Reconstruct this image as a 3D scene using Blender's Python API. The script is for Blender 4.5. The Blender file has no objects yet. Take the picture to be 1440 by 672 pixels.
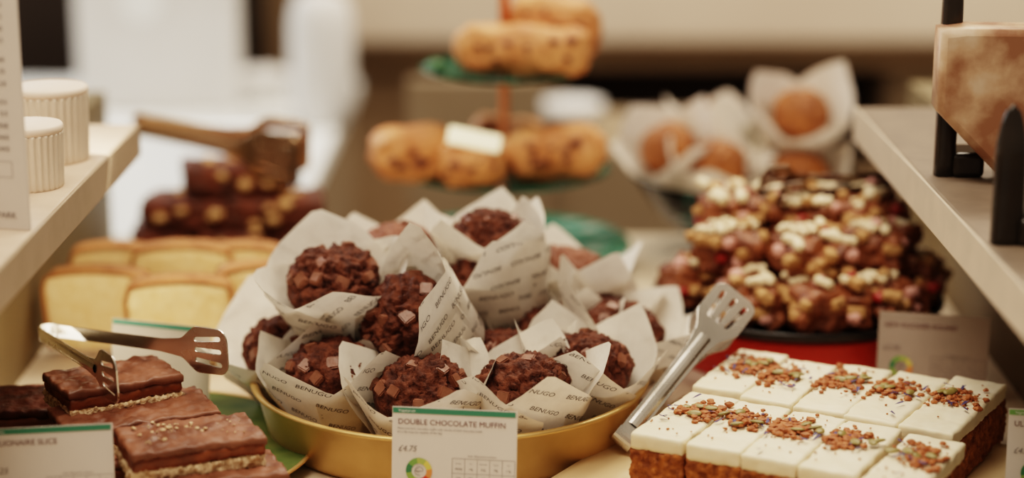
import bpy, bmesh, math, random
from mathutils import Vector, Matrix, noise
PI = math.pi
rnd = random.Random(11)
SC = bpy.context.scene
COL = SC.collection
V = Vector

# ------------------------------------------------------------------ camera
PITCH = math.radians(14.1)
CAM = V((0.0, -1.57, 0.555))
FPX = 2800.0
SP, CP = math.sin(PITCH), math.cos(PITCH)
cam_d = bpy.data.cameras.new('camera')
cam_d.sensor_width = 36.0
cam_d.lens = 70.0
cam_d.clip_start = 0.05
cam_d.dof.use_dof = True
cam_d.dof.focus_distance = 1.525
cam_d.dof.aperture_fstop = 1.7
cam = bpy.data.objects.new('camera', cam_d)
cam.location = CAM
cam.rotation_euler = (PI/2 - PITCH, 0, 0)
COL.objects.link(cam)
SC.camera = cam

def ray(px, py):
    r, d = (px-720)/FPX, (py-336)/FPX
    return V((r, CP - d*SP, -SP - d*CP))
def P(px, py, z):
    v = ray(px, py); return CAM + v*((z-CAM.z)/v.z)
def PY(px, py, y):
    v = ray(px, py); return CAM + v*((y-CAM.y)/v.y)

# ------------------------------------------------------------------ helpers
def mesh_from(name, verts, faces, mat=None, smooth=True, mats=None, midx=None):
    me = bpy.data.meshes.new(name)
    me.from_pydata([tuple(v) for v in verts], [], faces)
    for m in (mats or ([mat] if mat else [])): me.materials.append(m)
    if midx:
        for p, i in zip(me.polygons, midx): p.material_index = i
    if smooth:
        for p in me.polygons: p.use_smooth = True
    me.update()
    return me
def obj(name, me, parent=None, loc=None, mat4=None):
    o = bpy.data.objects.new(name, me)
    COL.objects.link(o)
    if parent is not None: o.parent = parent
    if mat4 is not None: o.matrix_local = mat4
    elif loc is not None: o.location = loc
    return o
def tag(o, label, cat, group=None, kind=None):
    o['label'] = label; o['category'] = cat
    if group: o['group'] = group
    if kind: o['kind'] = kind
    return o
def thing(name, label, cat, loc=(0,0,0), rotz=0, group=None, mat4=None):
    o = bpy.data.objects.new(name, None); COL.objects.link(o)
    o.empty_display_size = 0.02
    if mat4 is not None: o.matrix_world = mat4
    else:
        o.location = loc; o.rotation_euler = (0,0,rotz)
    return tag(o, label, cat, group)
def struct(name, me, **k):
    o = obj(name, me, **k); o['kind'] = 'structure'; return o
def frame(xa, za_hint, loc):
    """matrix with local X along xa, local Z near za_hint"""
    x = V(xa).normalized(); z = V(za_hint); z = (z - x*z.dot(x)).normalized(); y = z.cross(x)
    m = Matrix((x, y, z)).transposed().to_4x4(); m.translation = loc
    return m
def axis_frame(za, spin, loc):
    z = V(za).normalized(); h = V((0,1,0)) if abs(z.y) < 0.9 else V((1,0,0))
    x = h.cross(z).normalized(); y = z.cross(x)
    m = Matrix((x, y, z)).transposed().to_4x4() @ Matrix.Rotation(spin, 4, 'Z')
    m.translation = loc
    return m

def box_me(name, x0, x1, y0, y1, z0, z1, mat, bev=0.0, seg=2):
    bm = bmesh.new()
    bmesh.ops.create_cube(bm, size=1.0)
    for v in bm.verts:
        v.co = V((x0 if v.co.x < 0 else x1, y0 if v.co.y < 0 else y1, z0 if v.co.z < 0 else z1))
    if bev: bmesh.ops.bevel(bm, geom=list(bm.edges), offset=bev, segments=seg, affect='EDGES', profile=0.5)
    me = bpy.data.meshes.new(name); bm.to_mesh(me); bm.free(); me.materials.append(mat)
    return me

def lathe(name, prof, mat, seg=96, smooth=True, rfun=None, closed=False):
    vs, fs = [], []
    n = len(prof)
    for i in range(seg):
        a = 2*PI*i/seg
        for j, (r, z) in enumerate(prof):
            rr = r if rfun is None else rfun(r, z, a, j)
            vs.append((rr*math.cos(a), rr*math.sin(a), z))
    for i in range(seg):
        k = (i+1) % seg
        for j in range(n-1 if not closed else n):
            l = (j+1) % n
            fs.append((i*n+j, k*n+j, k*n+l, i*n+l))
    return mesh_from(name, vs, fs, mat, smooth)

def rough_box(name, lx, ly, lz, rad, step, amp, freq, mat, seed=0, zamp=None, warp=0.0, mats=None, fn=None, smooth=True):
    """rounded box (base at z=0), noisy surface"""
    nx, ny, nz = max(2, int(lx/step)), max(2, int(ly/step)), max(2, int(lz/step))
    idx = {}; vs = []; fs = []
    off = V((seed*7.13, seed*3.7, seed*1.9))
    def vert(i, j, k):
        key = (i, j, k)
        if key in idx: return idx[key]
        p = V(((i/nx-.5)*lx, (j/ny-.5)*ly, (k/nz-.5)*lz))
        h = V((lx/2-rad, ly/2-rad, lz/2-rad))
        c = V((max(-h.x, min(h.x, p.x)), max(-h.y, min(h.y, p.y)), max(-h.z, min(h.z, p.z))))
        d = p - c
        if d.length > 1e-9: d.normalize(); q = c + d*rad
        else: q = p; d = V((0,0,1))
        n1 = noise.fractal((q+off)*freq, 0.9, 2.1, 4)
        a = amp if zamp is None else amp*(1-abs(d.z)) + zamp*abs(d.z)
        q = q + d*(n1*a)
        if warp: q += noise.noise_vector((q+off)*18)*warp
        if fn: q = fn(q)
        q.z += lz/2
        idx[key] = len(vs); vs.append(q); return idx[key]
    def quad(a, b, c, d): fs.append((vert(*a), vert(*b), vert(*c), vert(*d)))
    for i in range(nx):
        for j in range(ny):
            quad((i,j,nz),(i+1,j,nz),(i+1,j+1,nz),(i,j+1,nz)); quad((i,j,0),(i,j+1,0),(i+1,j+1,0),(i+1,j,0))
    for i in range(nx):
        for k in range(nz):
            quad((i,0,k),(i+1,0,k),(i+1,0,k+1),(i,0,k+1)); quad((i,ny,k),(i,ny,k+1),(i+1,ny,k+1),(i+1,ny,k))
    for j in range(ny):
        for k in range(nz):
            quad((0,j,k),(0,j,k+1),(0,j+1,k+1),(0,j+1,k)); quad((nx,j,k),(nx,j+1,k),(nx,j+1,k+1),(nx,j,k+1))
    return mesh_from(name, vs, fs, mat, smooth)

def merge_lists(parts):
    vs, fs = [], []
    for v, f in parts:
        o = len(vs); vs += v; fs += [tuple(i+o for i in q) for q in f]
    return vs, fs

def curve_fill(polys, extrude=0.0, bevel=0.0):
    """2-D filled outlines with holes -> (verts, faces)"""
    cu = bpy.data.curves.new('outline', 'CURVE'); cu.dimensions = '2D'; cu.fill_mode = 'BOTH'
    cu.extrude = extrude; cu.bevel_depth = bevel; cu.bevel_resolution = 1
    for pts in polys:
        s = cu.splines.new('POLY'); s.points.add(len(pts)-1); s.use_cyclic_u = True
        for p, q in zip(s.points, pts): p.co = (q[0], q[1], 0, 1)
    o = bpy.data.objects.new('outline', cu); COL.objects.link(o)
    dg = bpy.context.evaluated_depsgraph_get()
    me = bpy.data.meshes.new_from_object(o.evaluated_get(dg))
    vs = [v.co.copy() for v in me.vertices]; fs = [tuple(p.vertices) for p in me.polygons]
    bpy.data.objects.remove(o); bpy.data.curves.remove(cu); bpy.data.meshes.remove(me)
    return vs, fs

_tc = {}
def text_geo(body, size=1.0, shear=0.0, bold=0.0, res=3, align='LEFT'):
    key = (body, size, shear, bold, res, align)
    if key in _tc: return _tc[key]
    cu = bpy.data.curves.new('txt', 'FONT'); cu.body = body; cu.size = size; cu.shear = shear
    cu.offset = bold; cu.resolution_u = res; cu.align_x = align
    o = bpy.data.objects.new('txt', cu); COL.objects.link(o)
    dg = bpy.context.evaluated_depsgraph_get()
    me = bpy.data.meshes.new_from_object(o.evaluated_get(dg))
    vs = [v.co.copy() for v in me.vertices]; fs = [tuple(p.vertices) for p in me.polygons]
    bpy.data.objects.remove(o); bpy.data.curves.remove(cu); bpy.data.meshes.remove(me)
    _tc[key] = (vs, fs)
    return vs, fs

# ------------------------------------------------------------------ materials
def newmat(name):
    m = bpy.data.materials.new(name); m.use_nodes = True
    nt = m.node_tree; b = nt.nodes['Principled BSDF']
    return m, nt, b
def mat(name, c1, c2=None, scale=60, rough=0.6, rough2=None, bump=0.0, bscale=None, metal=0.0, detail=5, lo=0.35, hi=0.65,
        sss=0.0, sssr=(0.004,0.002,0.001), spec=0.5, trans=0.0, coat=0.0, c3=None, emit=None, es=0, obj_coord=True):
    m, nt, b = newmat(name)
    N, L = nt.nodes, nt.links
    b.inputs['Roughness'].default_value = rough
    b.inputs['Metallic'].default_value = metal
    b.inputs['Specular IOR Level'].default_value = spec
    if coat: b.inputs['Coat Weight'].default_value = coat; b.inputs['Coat Roughness'].default_value = 0.2
    if trans: b.inputs['Transmission Weight'].default_value = trans
    if sss:
        b.inputs['Subsurface Weight'].default_value = sss; b.inputs['Subsurface Radius'].default_value = (1,.6,.4)
        b.inputs['Subsurface Scale'].default_value = sssr[0]
    tc = N.new('ShaderNodeTexCoord')
    nz = N.new('ShaderNodeTexNoise'); nz.inputs['Scale'].default_value = scale; nz.inputs['Detail'].default_value = detail
    L.new(tc.outputs['Object'], nz.inputs['Vector'])
    cr = N.new('ShaderNodeValToRGB')
    e = cr.color_ramp.elements
    e[0].position = lo; e[0].color = (*c1, 1); e[1].position = hi; e[1].color = (*(c2 or c1), 1)
    if c3:
        k = e.new(min(0.98, hi+0.12)); k.color = (*c3, 1)
    L.new(nz.outputs['Fac'], cr.inputs['Fac']); L.new(cr.outputs['Color'], b.inputs['Base Color'])
    if rough2 is not None:
        mr = N.new('ShaderNodeMapRange'); mr.inputs['To Min'].default_value = rough; mr.inputs['To Max'].default_value = rough2
        mr.inputs['From Min'].default_value = .35; mr.inputs['From Max'].default_value = .65
        L.new(nz.outputs['Fac'], mr.inputs['Value']); L.new(mr.outputs['Result'], b.inputs['Roughness'])
    if bump:
        n2 = N.new('ShaderNodeTexNoise'); n2.inputs['Scale'].default_value = bscale or scale*2; n2.inputs['Detail'].default_value = 6
        L.new(tc.outputs['Object'], n2.inputs['Vector'])
        bp = N.new('ShaderNodeBump'); bp.inputs['Strength'].default_value = bump; bp.inputs['Distance'].default_value = 0.002
        L.new(n2.outputs['Fac'], bp.inputs['Height']); L.new(bp.outputs['Normal'], b.inputs['Normal'])
    if emit:
        b.inputs['Emission Color'].default_value = (*emit, 1); b.inputs['Emission Strength'].default_value = es
    return m
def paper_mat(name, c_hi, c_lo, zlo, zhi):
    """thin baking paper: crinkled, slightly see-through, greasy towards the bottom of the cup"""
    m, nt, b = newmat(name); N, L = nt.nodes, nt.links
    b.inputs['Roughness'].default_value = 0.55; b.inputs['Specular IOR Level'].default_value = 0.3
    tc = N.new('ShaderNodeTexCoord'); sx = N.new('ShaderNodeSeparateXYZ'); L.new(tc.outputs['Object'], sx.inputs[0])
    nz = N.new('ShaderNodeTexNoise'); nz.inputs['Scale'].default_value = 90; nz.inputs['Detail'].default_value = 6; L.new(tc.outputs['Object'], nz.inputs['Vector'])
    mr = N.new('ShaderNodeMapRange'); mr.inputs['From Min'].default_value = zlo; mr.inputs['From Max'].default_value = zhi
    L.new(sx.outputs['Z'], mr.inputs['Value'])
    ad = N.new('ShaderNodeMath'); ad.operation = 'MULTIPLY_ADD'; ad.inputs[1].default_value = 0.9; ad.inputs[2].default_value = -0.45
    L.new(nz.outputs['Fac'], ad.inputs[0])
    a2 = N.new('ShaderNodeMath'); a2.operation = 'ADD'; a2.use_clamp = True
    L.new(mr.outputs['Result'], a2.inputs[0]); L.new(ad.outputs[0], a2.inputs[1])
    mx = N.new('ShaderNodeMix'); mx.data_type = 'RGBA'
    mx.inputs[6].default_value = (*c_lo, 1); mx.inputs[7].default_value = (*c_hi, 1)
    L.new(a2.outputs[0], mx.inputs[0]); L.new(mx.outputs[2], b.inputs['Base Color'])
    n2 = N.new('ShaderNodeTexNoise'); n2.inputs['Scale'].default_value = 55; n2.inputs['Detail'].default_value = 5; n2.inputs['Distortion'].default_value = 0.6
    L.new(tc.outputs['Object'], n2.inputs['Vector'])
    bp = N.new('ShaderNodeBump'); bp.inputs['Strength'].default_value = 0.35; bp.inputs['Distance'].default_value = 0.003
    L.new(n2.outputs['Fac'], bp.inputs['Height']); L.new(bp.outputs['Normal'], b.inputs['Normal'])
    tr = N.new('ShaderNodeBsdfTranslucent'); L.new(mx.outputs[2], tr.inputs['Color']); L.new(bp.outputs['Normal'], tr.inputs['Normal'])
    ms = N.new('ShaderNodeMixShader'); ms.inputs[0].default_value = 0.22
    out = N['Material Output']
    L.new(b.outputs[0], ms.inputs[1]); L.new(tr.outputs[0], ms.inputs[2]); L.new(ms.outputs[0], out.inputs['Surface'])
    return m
def leaf_mat(name, base, g1, g2, scale=38, lo=0.42, hi=0.5):
    """glazed plate with a green leafy print"""
    m, nt, b = newmat(name); N, L = nt.nodes, nt.links
    b.inputs['Roughness'].default_value = 0.22
    tc = N.new('ShaderNodeTexCoord')
    vo = N.new('ShaderNodeTexVoronoi'); vo.inputs['Scale'].default_value = scale; vo.feature = 'F1'
    mp = N.new('ShaderNodeMapping'); mp.inputs['Scale'].default_value = (1, 2.2, 1); mp.inputs['Rotation'].default_value = (0, 0, 0.7)
    L.new(tc.outputs['Object'], mp.inputs['Vector']); L.new(mp.outputs[0], vo.inputs['Vector'])
    cr = N.new('ShaderNodeValToRGB'); e = cr.color_ramp.elements
    e[0].position = 0.0; e[0].color = (*g2, 1); e[1].position = hi; e[1].color = (*base, 1)
    k = e.new(lo); k.color = (*g1, 1)
    L.new(vo.outputs['Distance'], cr.inputs['Fac']); L.new(cr.outputs['Color'], b.inputs['Base Color'])
    return m

M = {}
M['counter'] = mat('counter stone', (.62,.50,.37), (.70,.58,.44), 14, .45, bump=.03, bscale=300)
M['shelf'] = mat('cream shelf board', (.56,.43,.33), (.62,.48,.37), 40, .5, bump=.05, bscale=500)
M['shelf_shaded'] = mat('shelf board with shade painted in', (.17,.125,.09), (.21,.155,.11), 40, .55)  # dimmer light on the right shelf put into the board colour
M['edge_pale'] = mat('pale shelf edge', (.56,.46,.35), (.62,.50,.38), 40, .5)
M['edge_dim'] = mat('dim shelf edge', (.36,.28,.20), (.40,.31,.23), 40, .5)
M['sidewall'] = mat('olive side panel', (.15,.11,.055), (.19,.14,.07), 6, .6)
M['gold'] = mat('brushed gold metal', (.70,.47,.20), (.78,.54,.25), 30, .42, rough2=.5, metal=.65, bump=.03, bscale=400)
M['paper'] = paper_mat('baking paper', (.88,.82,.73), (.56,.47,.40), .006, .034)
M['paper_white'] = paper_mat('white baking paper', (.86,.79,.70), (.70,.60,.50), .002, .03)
M['ink'] = mat('grey brown ink', (.09,.075,.07), rough=.7)
M['choc_crumb'] = mat('chocolate muffin crumb', (.055,.015,.008), (.165,.053,.027), 130, .7, bump=1.0, bscale=420, spec=.3)
M['choc_smooth'] = mat('smooth baked chocolate crust', (.15,.048,.024), (.23,.082,.044), 70, .55, bump=.4, bscale=350, spec=.35)
M['choc_chunk'] = mat('chocolate chunk', (.17,.065,.036), (.27,.11,.066), 90, .38, rough2=.5, bump=.25, bscale=260)
M['gold_crumb'] = mat('golden muffin crumb', (.22,.065,.017), (.42,.15,.04), 50, .6, bump=.5, bscale=250)
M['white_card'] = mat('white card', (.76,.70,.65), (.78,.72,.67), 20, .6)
M['deep_shade_card'] = mat('card with painted shade', (.42,.34,.28), (.46,.37,.31), 20, .6)  # shade under the shelf put into the colour of a white card
M['shaded_card'] = mat('pale card with painted shade', (.58,.50,.42), (.62,.54,.46), 20, .6)  # white card with a lighter shade put into its colour
M['band_green'] = mat('green print', (.055,.24,.155), rough=.5)
M['band_lime'] = mat('lime green print', (.20,.42,.12), rough=.5)
M['plum'] = mat('plum ink', (.15,.05,.06), rough=.6)
M['grey_ink'] = mat('grey ink', (.22,.19,.19), rough=.6)
M['pale_ink'] = mat('pale ink', (.80,.82,.78), rough=.6)
M['steel'] = mat('stainless steel', (.72,.68,.62), (.80,.76,.70), 20, .22, rough2=.3, metal=1.0)
M['dark_steel'] = mat('dark steel', (.16,.12,.09), (.2,.15,.12), 20, .3, metal=1.0)
M['warm_steel'] = mat('steel tinted with warm reflection', (.72,.50,.32), (.8,.58,.40), 20, .3, metal=1.0)  # warm reflection put into the colour of the steel
M['copper'] = mat('copper rod', (.62,.25,.12), rough=.3, metal=.9)
M['short'] = mat('shortbread', (.50,.29,.15), (.92,.69,.45), 220, .85, bump=1.0, bscale=520, lo=.40, hi=.56)
M['caramel'] = mat('caramel', (.14,.036,.012), (.27,.075,.022), 60, .42, bump=.35, bscale=180, lo=.3, hi=.7)
M['choc_glaze'] = mat('milk chocolate glaze', (.125,.042,.021), (.24,.095,.052), 45, .38, rough2=.55, bump=.35, bscale=90, spec=.5)
M['brownie'] = mat('brownie', (.055,.014,.006), (.16,.040,.016), 60, .5, rough2=.7, bump=.7, bscale=220)
M['nut'] = mat('nut', (.50,.27,.11), (.66,.40,.19), 60, .6)
M['black_gloss'] = mat('black glaze', (.014,.010,.008), rough=.35)
M['black_plastic'] = mat('black gloss plastic', (.020,.014,.010), (.03,.022,.016), 30, .22)
M['red'] = mat('red enamel', (.62,.035,.015), (.68,.045,.02), 10, .45)
M['sponge_y'] = mat('yellow sponge', (.88,.62,.30), (.95,.72,.40), 110, .85, bump=.6, bscale=300)
M['crust'] = mat('loaf crust', (.34,.13,.04), (.50,.23,.08), 60, .65, bump=.4, bscale=200, c3=(.78,.58,.44))
M['carrot'] = mat('carrot sponge', (.20,.055,.014), (.48,.17,.045), 140, .8, bump=1.0, bscale=330, c3=(.72,.24,.05))
M['frost'] = mat('cream cheese frosting', (.85,.73,.52), (.88,.77,.57), 45, .5, bump=.18, bscale=110, sss=.12)
M['praline'] = mat('orange brown crumb', (.25,.065,.018), (.52,.19,.065), 300, .6, lo=.3, hi=.7)
M['seed'] = mat('pumpkin seed', (.22,.17,.055), (.36,.29,.11), 60, .4)
M['petal'] = mat('blue violet petal', (.05,.04,.11), (.10,.08,.20), 80, .6)
M['marsh_pink'] = mat('pink marshmallow', (.72,.38,.33), rough=.7)
M['marsh_white'] = mat('white chocolate', (.80,.64,.42), (.86,.72,.5), 60, .5)
M['biscuit'] = mat('biscuit', (.42,.22,.09), (.55,.31,.14), 100, .8, bump=.5)
M['cherry'] = mat('red cherry', (.35,.03,.02), rough=.3)
M['rocky'] = mat('rocky road chocolate', (.15,.042,.017), (.33,.115,.05), 60, .45, bump=.5, bscale=150)
M['cookie'] = mat('golden scone crust', (.52,.20,.075), (.70,.34,.14), 26, .6, bump=.4, bscale=120, c3=(.80,.50,.26))
M['raisin'] = mat('raisin', (.13,.04,.02), rough=.6)
M['plate_green'] = leaf_mat('green leaf glaze', (.012,.055,.035), (.03,.14,.085), (.10,.26,.17), 40, .25, .5)
M['plate_leaf'] = leaf_mat('leaf printed glaze', (.03,.15,.10), (.05,.24,.18), (.75,.72,.66), 22, .42, .62)
M['plate_olive'] = leaf_mat('olive green glaze', (.14,.20,.07), (.10,.17,.06), (.07,.14,.05), 30, .3, .7)
M['plate_cream'] = leaf_mat('cream plate with leaves', (.66,.50,.30), (.66,.50,.30), (.62,.45,.26), 20, .2, .6)
M['leaf_print'] = mat('green leaf print', (.03,.10,.04), (.05,.16,.06), 60, .3)
M['cup'] = mat('pale ribbed ceramic', (.72,.61,.50), (.76,.66,.55), 40, .6)
M['cup_lid'] = mat('pinkish lid', (.84,.69,.58), rough=.6)
M['wall_tan'] = mat('tan cladding', (.30,.20,.12), (.36,.25,.15), 3, .7)
M['beige'] = mat('beige laminate', (.66,.54,.43), (.72,.60,.48), 3, .6)
M['dark'] = mat('dark recess', (.02,.011,.006), (.03,.017,.01), 4, .8)
M['floor'] = mat('brown floor', (.15,.105,.075), (.20,.14,.10), 5, .6)
M['white_bag'] = mat('white matte paper', (.70,.69,.68), (.76,.75,.74), 8, .7)
M['white_top'] = mat('white worktop', (.90,.92,.92), (.92,.94,.94), 8, .4)
M['cardboard'] = mat('taupe cardboard', (.27,.20,.13), (.31,.235,.16), 8, .8)
M['highlight'] = mat('cream painted highlight', (.97,.88,.62), rough=.4, emit=(1,.86,.55), es=.55)  # emission imitates an overexposed highlight
M['orange_skin'] = mat('orange red cloth', (.55,.16,.08), rough=.8)
M['peach'] = mat('peach filling', (.28,.13,.07), (.52,.34,.22), 24, .5, c3=(.62,.48,.36), lo=.4, hi=.56)
M['glow_panel'] = mat('white panel with painted glow', (.9,.92,.92), (.92,.94,.94), 8, .4, emit=(.93,1.0,.99), es=.55)  # emission adds the blown-out brightness; nothing lights the panel from behind
m, nt, b = newmat('clear glass'); b.inputs['Transmission Weight'].default_value = 1; b.inputs['Roughness'].default_value = .04; b.inputs['IOR'].default_value = 1.3
b.inputs['Base Color'].default_value = (.93,.96,.95,1)
tcg = nt.nodes.new('ShaderNodeTexCoord'); ng = nt.nodes.new('ShaderNodeTexNoise'); ng.inputs['Scale'].default_value = 8; nt.links.new(tcg.outputs['Object'], ng.inputs['Vector'])
rg = nt.nodes.new('ShaderNodeMapRange'); rg.inputs['To Min'].default_value = .02; rg.inputs['To Max'].default_value = .08
nt.links.new(ng.outputs['Fac'], rg.inputs['Value']); nt.links.new(rg.outputs['Result'], b.inputs['Roughness'])
M['glass'] = m

# ------------------------------------------------------------------ setting
struct('floor', box_me('floor', -4, 4, 0.9, 6.5, -0.95, -0.9, M['floor']))
struct('trim_counter', box_me('trim_counter', -0.9, 0.9, -0.75, 0.665, -0.04, 0.0, M['counter'], 0.004))
struct('wall_counter_front', box_me('wall_counter_front', -0.88, 0.88, -0.6, 0.645, -0.9, -0.04, M['sidewall']))
struct('wall_left', box_me('wall_left', -0.47, -0.44, -0.7, 0.56, 0.0, 0.185, M['sidewall']))
struct('wall_right', box_me('wall_right', 0.442, 0.472, -0.10, 0.62, 0.0, 0.185, M['sidewall']))
struct('wall_back', box_me('wall_back', -4, 4, 5.6, 5.7, -0.95, 2.6, M['wall_tan']))

ZS = 0.215
sl = obj('left_shelf', box_me('left_shelf', -.95, -.3412, -.75, .2128, ZS-.029, ZS, M['shelf'], .002))
tag(sl, 'cream raised shelf board on the left side holding the ribbed cups', 'shelf')
obj('edge_strip', box_me('edge_strip', -.3411, -.339, -.75, .215, ZS-.029, ZS-.0005, M['edge_dim'], .0008), sl)
sr = obj('right_shelf', box_me('right_shelf', .3282, .95, -.75, .30, ZS-.032, ZS, M['shelf_shaded'], .003))
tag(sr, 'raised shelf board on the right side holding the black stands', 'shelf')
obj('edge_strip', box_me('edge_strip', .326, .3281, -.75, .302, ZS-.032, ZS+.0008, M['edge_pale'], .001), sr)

# ------------------------------------------------------------------ gold pan
pc = V((-0.051, 0.0, 0.0))
pan = thing('round_pan', 'round gold metal pan full of chocolate muffins', 'pan', pc)
prof = [(0.0,0.0),(0.140,0.0),(0.146,0.002),(0.149,0.008),(0.1595,0.043),(0.1625,0.0462),(0.1648,0.0455),(0.1650,0.0435),(0.1635,0.0425),
        (0.1615,0.0405)]
outer = [(0.0,0.0),(0.142,0.0),(0.1475,0.0015),(0.1505,0.006),(0.1600,0.0425),(0.1640,0.0440),(0.1645,0.0458),(0.1630,0.0470),(0.1600,0.0468),(0.1575,0.0445),(0.1485,0.0075),(0.144,0.003),(0.0,0.003)]
obj('pan_body', lathe('pan_body', outer, M['gold'], 160), pan)

# ------------------------------------------------------------------ muffins
def dome_mesh(name, seed, mt, lumps=1.0, R=0.0368, H=0.030, smoothside=None):
    nt_, nr = 110, 46
    vs, fs = [], []
    off = V((seed*5.3, seed*2.1, seed*8.7))
    for i in range(nr+1):
        u = i/nr
        if u < 0.72:                         # dome
            f = u/0.72; ph = f*PI/2
            r0 = R*math.sin(ph)**0.9; z0 = 0.053 + H*(math.cos(ph)**0.85 if f < 1 else 0)
            n0 = V((math.sin(ph), 0, math.cos(ph)))
        else:                                # tucks under into the cup
            f = (u-0.72)/0.28; r0 = R*(1-0.30*f); z0 = 0.053 - 0.034*f; n0 = V((1,0,-.1))
        for j in range(nt_):
            a = 2*PI*j/nt_
            p = V((r0*math.cos(a), r0*math.sin(a), z0)); n = V((n0.x*math.cos(a), n0.x*math.sin(a), n0.z))
            q = p + off
            d = 0.0050*noise.fractal(q*38, .9, 2.0, 4)*lumps
            qq = q*36 + noise.noise_vector(q*45)*.9 + noise.noise_vector(q*120)*.35
            ds = noise.voronoi(qq)[0]; e = ds[1]-ds[0]
            d -= 0.0056*math.exp(-(e/0.10)**2)*lumps*(0.5+0.5*noise.noise(q*25+V((9,9,9))) + .25)
            d += 0.0036*noise.fractal(q*105, .6, 2.2, 4)*lumps + .0008*noise.noise(q*420)
            if u > .55: d *= max(.25, 1-(u-.55)/.2)
            if u < .72: d *= 0.4+0.6*min(1, u*6)
            vs.append(p + n*d)
    for i in range(nr):
        for j in range(nt_):
            k = (j+1) % nt_
            fs.append((i*nt_+j, (i+1)*nt_+j, (i+1)*nt_+k, i*nt_+k))
    return mesh_from(name, vs, fs, mt, True)
def chunk_mesh(seed, mt):
    r = random.Random(seed)
    bm = bmesh.new(); bmesh.ops.create_cube(bm, size=1.0)
    sx, sy, sz = r.uniform(.0085,.0135), r.uniform(.0075,.0115), r.uniform(.006,.009)
    for v in bm.verts:
        v.co = V((v.co.x*sx*r.uniform(.8,1.15), v.co.y*sy*r.uniform(.8,1.15), v.co.z*sz*r.uniform(.85,1.1)))
    bmesh.ops.bevel(bm, geom=list(bm.edges), offset=.0009, segments=2, affect='EDGES')
    me = bpy.data.meshes.new('chocolate_chunk'); bm.to_mesh(me); bm.free(); me.materials.append(mt); return me
DOMES = [dome_mesh('muffin_top', s, M['choc_crumb'], l) for s, l in ((1,.85),(2,.95),(3,.8))]
DOME_SMOOTH = dome_mesh('muffin_top', 7, M['choc_smooth'], .45)
DOME_GOLD = dome_mesh('muffin_top', 9, M['gold_crumb'], .6)
CHUNKS = [chunk_mesh(40+i, M['choc_chunk']) for i in range(6)]

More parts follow.
